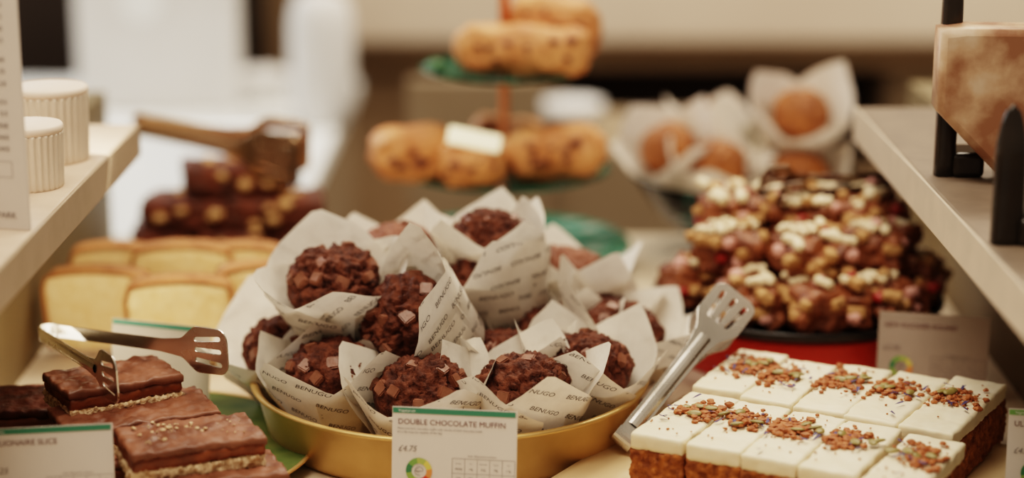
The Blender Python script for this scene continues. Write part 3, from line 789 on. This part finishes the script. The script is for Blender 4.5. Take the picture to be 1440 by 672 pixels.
scone('golden scone heaped at the back of the top tier', 770,60,.52,.100,.06,.075,.220, -.15, .12)
tk = PY(667,196,.40)  # bright highlight on the scones, built as a glowing slip
tko = obj('painted_highlight', box_me('painted_highlight', -.027,.027,-.0025,.0025,-.010,.010, M['highlight'], .0024, 3), None,
    mat4=Matrix.Translation(tk) @ Matrix.Rotation(.2,4,'Y') @ Matrix.Rotation(-.7,4,'X'))
tag(tko, 'small painted cream highlight on the scones of the middle tier', 'highlight')
vs, fs = blob_list(0,0,0,.013, random.Random(8))
lp = PY(610,100,.47); lp.z = .226
o = obj('mint_sprig', mesh_from('mint_sprig', vs, fs, M['leaf_print']), None, loc=lp); tag(o, 'small green garnish at the left of the top tier', 'garnish')

# ------------------------------------------------------------------ rocky road
rc = P(1120,478,.05); rc.y += .133
rcx = (1120-720)/FPX*(math.hypot(rc.y+1.57, .5))
rc = V((rcx, rc.y, 0))
tin = thing('red_tin', 'round red cake tin holding up the black plate of rocky road', 'tin', rc)
obj('tin_body', lathe('tin_body', [(0,0),(.116,0),(.118,.002),(.124,.040),(.124,.042),(0,.042)], M['red'], 96), tin)
bpp = thing('black_plate', 'round black plate on the red tin, piled with rocky road', 'plate', rc + V((0,0,.042)))
obj('plate_body', lathe('plate_body', [(0,0),(.118,0),(.130,.004),(.135,.011),(.1335,.0135),(.127,.009),(.115,.004),(0,.004)], M['black_gloss'], 96), bpp)
ROCK = [rough_box('chocolate_body', .062, .056, .036, .010, .003, .010, 60, M['rocky'], 200+i, warp=.006) for i in range(4)]
def bit_me(kind, seed):
    r = random.Random(seed)
    if kind == 'biscuit_chunk': return rough_box(kind, .017, .010, .009, .002, .002, .001, 200, M['biscuit'], seed)
    if kind == 'white_chocolate_shard': return rough_box(kind, r.uniform(.016,.026), .0085, .0075, .003, .0018, .0016, 200, M['marsh_white'], seed)
    if kind == 'pink_marshmallow': return rough_box(kind, .013, .011, .010, .004, .002, .001, 100, M['marsh_pink'], seed)
    return rough_box(kind, .011, .011, .010, .0045, .002, .001, 100, M['cherry'], seed)
BITS = {k: [bit_me(k, i*3+j) for j in range(2)] for i, k in enumerate(('biscuit_chunk','white_chocolate_shard','pink_marshmallow','cherry_piece'))}
def rocky(label, dx, dy, z, yaw, tilt, s=1.0, seed=0, white=6):
    r = random.Random(seed)
    m = Matrix.Translation(rc + V((dx, dy, z))) @ Matrix.Rotation(yaw,4,'Z') @ Matrix.Rotation(tilt,4,'X') @ Matrix.Scale(s,4)
    t = thing('rocky_road_chunk', label, 'rocky road', mat4=m, group='rocky road piled on the black plate')
    obj('chocolate_body', ROCK[seed % 4], t)
    kinds = ['white_chocolate_shard']*(white+2) + ['biscuit_chunk']*9 + ['pink_marshmallow']*2 + ['cherry_piece']*2
    for k in kinds:
        top = k == 'white_chocolate_shard' or r.random() < .3
        if top: p = V((r.uniform(-.026,.026), r.uniform(-.024,.022), .037 + r.uniform(-.002,.003)))
        else:
            a = r.uniform(-PI, 0.0); rad = 1/max(abs(math.cos(a))/.030, abs(math.sin(a))/.027)
            p = V((rad*math.cos(a), rad*math.sin(a), r.uniform(.006,.030)))
        me = BITS[k][r.randrange(2)]
        obj(k, me, t, mat4=Matrix.Translation(p) @ Matrix.Rotation(r.uniform(0,6),4,'Z') @ Matrix.Rotation(r.uniform(-.5,.5),4,'X'))
rr_ = [  # dx, dy, z, yaw, tilt, scale, white, label
 (-.092,-.010,.050,.3,0,1.02,6,'rocky road chunk at the left edge of the black plate'),
 (-.052,-.075,.050,-.2,.05,1.0,3,'rocky road chunk at the front left of the plate, beside the tongs head'),
 (.010,-.092,.050,.15,.05,1.05,3,'rocky road chunk at the front middle of the plate'),
 (.070,-.070,.050,.7,.05,1.02,3,'rocky road chunk at the front right of the plate behind the shaded price card'),
 (.100,-.008,.050,1.2,0,1.05,4,'rocky road chunk at the right edge of the plate'),
 (.060,.060,.050,.3,0,1.05,2,'rocky road chunk at the back right of the plate'),
 (-.040,.065,.050,.0,0,1.05,2,'rocky road chunk at the back left of the plate'),
 (-.002,-.004,.052,.5,0,1.05,2,'rocky road chunk in the middle of the plate under the others'),
 (-.062,-.020,.086,-.3,.10,1.02,8,'rocky road chunk left in the second layer, heavily drizzled white'),
 (.002,-.052,.086,.25,.15,1.05,10,'rocky road chunk front of the second layer, white drizzle on top'),
 (.064,-.024,.086,-.5,-.05,1.0,5,'rocky road chunk right in the second layer, dark and nutty'),
 (.030,.045,.086,.2,0,1.0,3,'rocky road chunk at the back of the second layer'),
 (-.058,.020,.108,.1,.12,1.0,9,'rocky road chunk at the left of the top layer'),
 (.004,.004,.108,-.25,.10,1.0,8,'rocky road chunk on the top of the pile under the dark tongs'),
 (.062,.022,.104,.3,.10,1.0,4,'rocky road chunk at the right of the top layer'),
]
for i, (dx,dy,z,yw,tl,s,wh,lb) in enumerate(rr_): rocky(lb,dx,dy,z,yw,tl,s,300+i,wh)
hb = rc + V((.085,.05,.150)); he = rc + V((-.022,-.012,.158))
tongs('dark metal slotted tongs lying on top of the rocky road', hb, he-hb, (0,-.5,1), .10, M['dark_steel'], L=.135, head_w=.030, head_l=.04, arm_w=.010)

# ------------------------------------------------------------------ carrot cake
ZT = .056
O0 = P(890,606,ZT)
pa, pb = P(893,604,ZT), P(1107,658,ZT); qa = P(978,541,ZT)
yaw = math.atan2(pb.y-pa.y, pb.x-pa.x)
yaw = -.54
U = V((math.cos(yaw), math.sin(yaw), 0)); W_ = V((-math.sin(yaw)*.80 + .0, math.cos(yaw), 0)).normalized()
base = V((O0.x, O0.y, 0))
CWD, CLN = .0445, .113
pm = Matrix((U, V((-U.y, U.x, 0)), V((0,0,1)))).transposed().to_4x4(); pm.translation = base
cp = thing('cake_plate', 'cream rectangular plate with green leaf print under the carrot cake', 'plate', mat4=pm)
def round_rect(x0, x1, y0, y1, r, n=8):
    pts = []
    for cx, cy, a0 in ((x1-r,y1-r,0),(x0+r,y1-r,PI/2),(x0+r,y0+r,PI),(x1-r,y0+r,1.5*PI)):
        for i in range(n+1):
            a = a0 + PI/2*i/n; pts.append((cx+r*math.cos(a), cy+r*math.sin(a)))
    return pts
def plate_rect(x0, x1, y0, y1, r):
    rings = [(-.020,.0),(-.012,.002),(-.002,.009),(0,.0105),(-.001,.0120),(-.008,.0105),(-.016,.0075),(-.03,.0070)]
    vs, fs = [], []; n = 36
    for d, z in rings:
        for p in round_rect(x0-d, x1+d, y0-d, y1+d, max(.004, r+d)): vs.append(V((p[0], p[1], z)))
    for k in range(len(rings)-1):
        for i in range(n): j = (i+1) % n; fs.append((k*n+i, k*n+j, (k+1)*n+j, (k+1)*n+i))
    fs.append(tuple(range(n-1,-1,-1))); fs.append(tuple((len(rings)-1)*n+i for i in range(n)))
    return vs, fs
vs, fs = plate_rect(-.062, .290, -.045, .235, .028)
obj('plate_body', mesh_from('plate_body', vs, fs, M['plate_cream']), cp)
for i in range(7):
    lv = []; a = -1.2 + i*.38; ln = .045 + .01*(i % 2)
    for k in range(13):
        f = k/12; w = .006*math.sin(PI*f)**.7
        lv += [V((ln*f, w, 0)), V((ln*f, -w, 0))]
    lf = [(2*k,2*k+1,2*k+3,2*k+2) for k in range(12)]
    obj('leaf_print', mesh_from('leaf_print', lv, lf, M['leaf_print']), cp, mat4=Matrix.Translation(V((.245,.04+.012*i,.0074+.0001*i))) @ Matrix.Rotation(a,4,'Z'))
def petal_me():
    vs = [V((-.0045,0,0)),V((-.001,.0011,.0006)),V((.0035,.0017,.001)),V((.0042,.0003,.0004)),V((.0050,-.0010,.0009)),V((-.001,-.0009,.0003))]
    return mesh_from('cornflower_petal', vs, [(0,5,1),(5,3,2,1),(5,4,3)], M['petal'])
def seed_me():
    bm = bmesh.new(); bmesh.ops.create_uvsphere(bm, u_segments=12, v_segments=8, radius=1)
    for v in bm.verts:
        f = 1 - .25*v.co.x
        v.co = V((v.co.x*.0058, v.co.y*.0034*f, v.co.z*.0014))
    me = bpy.data.meshes.new('pumpkin_seed'); bm.to_mesh(me); bm.free(); me.materials.append(M['seed'])
    for p in me.polygons: p.use_smooth = True
    return me
PETAL, SEED = petal_me(), seed_me()
def carrot_slice(label, i, j, seed, du=0, dv=0, dz=0, rot=0, clump=.9, ext=0.0):
    r = random.Random(seed)
    lx, ly = CWD-.0012, CLN-.0015+ext
    c = base + U*((i+.5)*CWD + du) + W_*((j+.5)*CLN + .003*j + dv + ext/2)
    ang = math.atan2(W_.y, W_.x) - PI/2
    # shear-free: slices are turned half-way between the two plate directions
    m = Matrix.Translation(c + V((0,0,.0072+dz))) @ Matrix.Rotation((yaw+ang)/2 + rot, 4, 'Z')
    t = thing('carrot_cake_slice', label, 'cake slice', mat4=m, group='carrot cake slices on the cream plate')
    hs = .036; hf = .0125
    obj('sponge', rough_box('sponge', lx, ly, hs, .0025, .0019, .0022, 260, M['carrot'], seed), t)
    obj('frosting', rough_box('frosting', lx*1.0, ly*1.0, hf, .0020, .0022, .0013, 70, M['frost'], seed+9, zamp=.0010), t, loc=(0,0,hs-.0012))
    zt = hs + hf - .0006
    bits = []; cl_ = [r.uniform(-.4,.4) for _ in range(3)]
    for _ in range(int(150*clump)):
        x = max(-.47,min(.47,r.gauss(r.choice(cl_),.18)))*lx; y = r.gauss(.010,.0115)
        bits.append(blob_list(x, y, zt + r.uniform(0,.0026), r.choice((.0010,.0014,.0020,.0030,.0038))*r.uniform(.8,1.1), r, .6))
    for _ in range(14):
        bits.append(blob_list(r.uniform(-.45,.45)*lx, r.uniform(-.40,.40)*ly, zt+.0004, r.uniform(.0006,.0012), r, .7))
    vs, fs = merge_lists(bits); o = obj('crumb_topping', mesh_from('crumb_topping', vs, fs, M['praline'], False), t); o['kind'] = 'stuff'
    for k in range(4):
        obj('pumpkin_seed', SEED, t, mat4=Matrix.Translation(V((r.uniform(-.4,.4)*lx, r.gauss(.009,.008), zt+.0032))) @ Matrix.Rotation(r.uniform(0,6),4,'Z') @ Matrix.Rotation(r.uniform(-.4,.4),4,'X'))
    for k in range(8):
        obj('cornflower_petal', PETAL, t, mat4=Matrix.Translation(V((r.uniform(-.44,.44)*lx, r.gauss(0,.017), zt+.0022))) @ Matrix.Rotation(r.uniform(0,6),4,'Z') @ Matrix.Rotation(r.uniform(-.4,.4),4,'Y'))
for j, row in enumerate(('front', 'back')):
    for i, w in enumerate(('first', 'second', 'third', 'fourth', 'fifth')):
        lb = f'{w} frosted carrot cake slice from the left in the {row} row' + (' near the tongs' if i == 0 else ', its brown side exposed' if i == 4 else '')
        carrot_slice(lb, i, j, 500+j*10+i, du=(.004 if i == 4 and j == 0 else 0), dv=(-.006 if (i == 4 and j == 0) else .004*j if i else .01*j),
                     rot=rnd.uniform(-.035,.035), clump=.75+.4*rnd.random(), ext=(0,0,.012,.015,.026)[i] if j else 0)

# ------------------------------------------------------------------ left shelf: menu board and ribbed cups
sg = P(42,325,ZS)
ang = math.radians(10)
mb = thing('menu_board', 'white menu board with printed prices standing on the left shelf', 'menu', loc=sg, rotz=math.radians(-14))
obj('board', box_me('board', -.16, 0, 0, .003, 0, .26, M['white_card'], .0008), mb)
def bz(py): return (325-py)/1930.0
lines = [(14,'4.4'),(30,'.75'),(46,'.40'),(62,'4.5'),(88,'60'),(104,'4.35'),(121,'3.8'),(146,'0.5'),(162,'0.5'),(179,'TREE'),(195,'CAKE'),(211,'CAKE')]
g = [flat(text_geo(s, .0046, align='RIGHT', bold=.00004), -.0115, bz(y_+3), -.0004) for y_, s in lines]
g.append(flat(text_geo('PARK', .0062, align='RIGHT', bold=.00005), -.0095, bz(308), -.0004))
sheet('price_lettering', g, M['grey_ink'], mb)
zz0, zz1 = bz(251), bz(229)
sheet('printed_box', [rect(-.05,zz0,-.0105,zz0+.0003,-.0004), rect(-.05,zz1,-.0105,zz1+.0003,-.0004), rect(-.0108,zz0,-.0105,zz1,-.0004)], M['grey_ink'], mb)
def ribbed(label, px, py, r, hgt):
    c = P(px, py, ZS)
    t = thing('ribbed_cup', label, 'cup', c, group='ribbed cups on the left shelf')
    pr = [(0,0),(r*.93,0),(r*.95,.002)] + [(r*(.95+.05*k/8), .002+(hgt-.006)*k/8) for k in range(1,9)] + [(r*1.0,hgt-.002),(0,hgt-.002)]
    obj('cup_body', lathe('cup_body', pr, M['cup'], 192, rfun=lambda rr, z, a, j: rr*(1+.022*math.cos(a*32)) if rr > r*.5 else rr), t)
    obj('lid', lathe('lid', [(0,hgt-.002),(r*1.0,hgt-.002),(r*1.03,hgt),(r*1.02,hgt+.003),(r*.97,hgt+.0045),(0,hgt+.0045)], M['cup_lid'], 96), t)
ribbed('larger ribbed pale cup further back on the left shelf', 72,224,.0325,.058)
ribbed('smaller ribbed pale cup just behind the menu board', 42,262,.0275,.046)

# ------------------------------------------------------------------ right shelf: black stands and wrapped sandwich
def black_stand(label, px, py, hgt, w, foot, board):
    c = P(px, py, ZS)
    t = thing('sign_stand', label, 'sign stand', c, group='black sign stands on the right shelf')
    n = 20; vs, fs = [], []; sec = 12
    for i in range(n+1):
        f = i/n; ww = w/2*(1 if f < .55 else math.sqrt(max(0.0006, 1-((f-.55)/.45)**2.2))); dd = .009*(1 if f < .7 else max(.15, 1-(f-.7)/.35))
        for k in range(sec):
            a = 2*PI*k/sec; vs.append(V((ww*math.copysign(abs(math.cos(a))**.6, math.cos(a)), dd*math.copysign(abs(math.sin(a))**.6, math.sin(a)), hgt*f)))
    for i in range(n):
        for k in range(sec): l = (k+1) % sec; fs.append((i*sec+k, i*sec+l, (i+1)*sec+l, (i+1)*sec+k))
    fs.append(tuple(range(sec-1,-1,-1))); fs.append(tuple(n*sec+k for k in range(sec)))
    obj('upright', mesh_from('upright', vs, fs, M['black_plastic']), t)
    obj('foot', box_me('foot', w*.3, foot, -.012, .03, 0, .020, M['black_plastic'], .004, 3), t)
    if board: obj('sign_panel', box_me('sign_panel', w*.55, w*.55+.12, .004, .0055, .018, hgt*.98, M['white_card'], .0005), t)
    return t
black_stand('black glossy stand with a pointed upright on the near edge of the right shelf', 1414,342,.098,.0215,.06,True)
black_stand('tall dark upright stand further back on the right shelf', 1327,246,.20,.0165,.03,False)
# sandwich bag
cv = P(1390,262,ZS); 
bg = thing('sandwich_bag', 'peach-coloured wrapped sandwich leaning behind the black stands', 'sandwich', V((cv.x+.02, cv.y+.02, ZS)), -.1)
poly = [(-.055,.055),(-.055,.110),(-.04,.112),(.07,.112),(.08,.0),(.0,.0)]
vs, fs = curve_fill([poly], .016, .006)
obj('wrapping', mesh_from('wrapping', [V((v.x, v.z, v.y+.006)) for v in vs], fs, M['peach']), bg)

# ------------------------------------------------------------------ behind the counter
wt = thing('white_worktop', 'bright white low cabinet behind the left shelf end', 'cabinet', (0,0,0))
obj('top', box_me('top', -1.05, -.285, 1.06, 2.1, -.09, -.06, M['white_top'], .004), wt)
obj('carcass', box_me('carcass', -1.03, -.30, 1.08, 2.1, -.9, -.09, M['cardboard']), wt)
def bag(name, label, cat, px0, px1, pyb, y, top, mt, dep=.10, rnd_=.01):
    a = PY(px0, pyb, y); b_ = PY(px1, pyb, y); t = thing(name, label, cat, ((a.x+b_.x)/2, y, -.06))
    w = (b_.x-a.x)/2
    obj('bag_body', box_me('bag_body', -w, w, 0, dep, 0, top, mt, rnd_, 4), t)
    return t, w
t, w = bag('paper_bag', 'large white paper bag far behind the ribbed cups', 'paper bag', 112,332,170,1.75,.40,M['white_bag'])
vs, fs = arc_seg(0,0,.0,.035,0,2*PI,0,32)
obj('round_emblem', mesh_from('round_emblem', [V((v.x-.02,-.001,v.z+.19)) for v in vs], fs, M['white_top']), t)
def jug(label, px, y, r, hgt):
    c = PY(px, 180, y); t = thing('white_jug', label, 'jug', (c.x, y, -.06))
    obj('jug_body', lathe('jug_body', [(0,0),(r*.75,0),(r*.92,.015),(r,.05),(r*1.0,hgt*.75),(r*.9,hgt*.9),(r*.6,hgt*.98),(0,hgt)], M['white_bag'], 48), t)
jug('rounded white jug far behind, right of the large white bag', 455,1.65,.052,.22)
jug('small white jug in the shade between the large bag and the rounded jug', 372,1.85,.048,.06)
dk = thing('dark_cabinet', 'dark cabinet far behind at the upper left', 'cabinet', (0,0,0))
obj('carcass', box_me('carcass', -1.6, -.55, 2.3, 2.9, -.9, 1.2, M['dark'], .01), dk)
bk = thing('back_counter', 'long beige back counter with a dark open recess', 'counter', (0,0,0))
yb = 2.45
def zat(py, y): return PY(720, py, y).z
obj('worktop', box_me('worktop', -.42, 2.6, yb, yb+.6, zat(62,yb), zat(-60,yb), M['beige'], .012, 3), bk)
obj('lip', box_me('lip', -.42, 2.6, yb+.06, yb+.6, zat(100,yb), zat(62,yb)-.001, M['wall_tan']), bk)
rx = PY(1262, 150, yb).x
obj('recess', box_me('recess', .10, rx, yb+.30, yb+.6, zat(262,yb), zat(100,yb), M['dark']), bk)
obj('recess_side', box_me('recess_side', -.42, .10, yb+.12, yb+.6, -.9, zat(100,yb)-.001, M['wall_tan']), bk)
obj('base_panel', box_me('base_panel', .10, rx, yb+.10, yb+.6, -.9, zat(262,yb)-.001, M['wall_tan']), bk)
obj('end_panel', box_me('end_panel', rx+.001, 2.6, yb+.12, yb+.6, -.9, zat(100,yb)-.001, M['cardboard']), bk)
cbx = thing('cardboard_box', 'taupe cardboard box standing behind the cake stand', 'box', V((PY(668,300,1.35).x, 1.35, 0)))
x0 = PY(576,300,1.35).x - cbx.location.x; x1 = PY(762,300,1.35).x - cbx.location.x
z1 = zat(112,1.35)
obj('box_body', box_me('box_body', x0, x1, 0, .02, -.9, z1, M['cardboard'], .004), cbx)
c = PY(805,160,1.6); 
t = thing('white_bowl', 'small blurred white bowl behind the cake stand rod', 'bowl', V((c.x, 1.6, c.z-.03)))
obj('bowl_body', lathe('bowl_body', [(0,0),(.02,0),(.045,.03),(.05,.05),(.046,.05),(.0,.01)], M['white_bag'], 40), t)
pd = thing('low_cabinet', 'brown low cabinet below the small white bowl', 'cabinet', (0,0,0))
obj('carcass', box_me('carcass', z1*0+.06, .40, 1.45, 1.8, -.9, c.z-.03, M['cardboard'], .004), pd)

# ------------------------------------------------------------------ light
w = bpy.data.worlds.new('world'); SC.world = w; w.use_nodes = True
bgn = w.node_tree.nodes['Background']; bgn.inputs['Color'].default_value = (1.0, .82, .62, 1); bgn.inputs['Strength'].default_value = .26
def area(name, loc, target, size, power, col, sy=None):
    d = bpy.data.lights.new(name, 'AREA'); d.size = size; d.energy = power; d.color = col
    if sy: d.shape = 'RECTANGLE'; d.size_y = sy
    o = bpy.data.objects.new(name, d); COL.objects.link(o); o.location = loc
    o.rotation_euler = (V(target)-V(loc)).to_track_quat('-Z', 'Y').to_euler()
area('ceiling_light', (-.3, -.5, 2.0), (0, 0.1, 0), 1.0, 27, (1.0, .86, .70))
area('ceiling_light_back', (.3, 1.3, 1.8), (0, .4, 0), 1.2, 18, (1.0, .84, .66))
area('loaf_fill_light', (-.385, .06, .178), (-.33, .28, .02), .10, .32, (1.0,.86,.68), .30)  # added fill under the left shelf, brightens the loaf slices
area('window_light', (-1.9, 2.2, 1.3), (-.5, 1.2, 0), 1.2, 34, (.92, .97, 1.0))
area('back_ceiling_light', (1.0, 1.6, 2.2), (.9, 2.6, 0), 1.0, 45, (1.0, .85, .68))

SC.view_settings.view_transform = 'Filmic'
SC.view_settings.look = 'High Contrast'
SC.view_settings.exposure = 0.2
try: SC.cycles.use_denoising = True
except Exception: pass
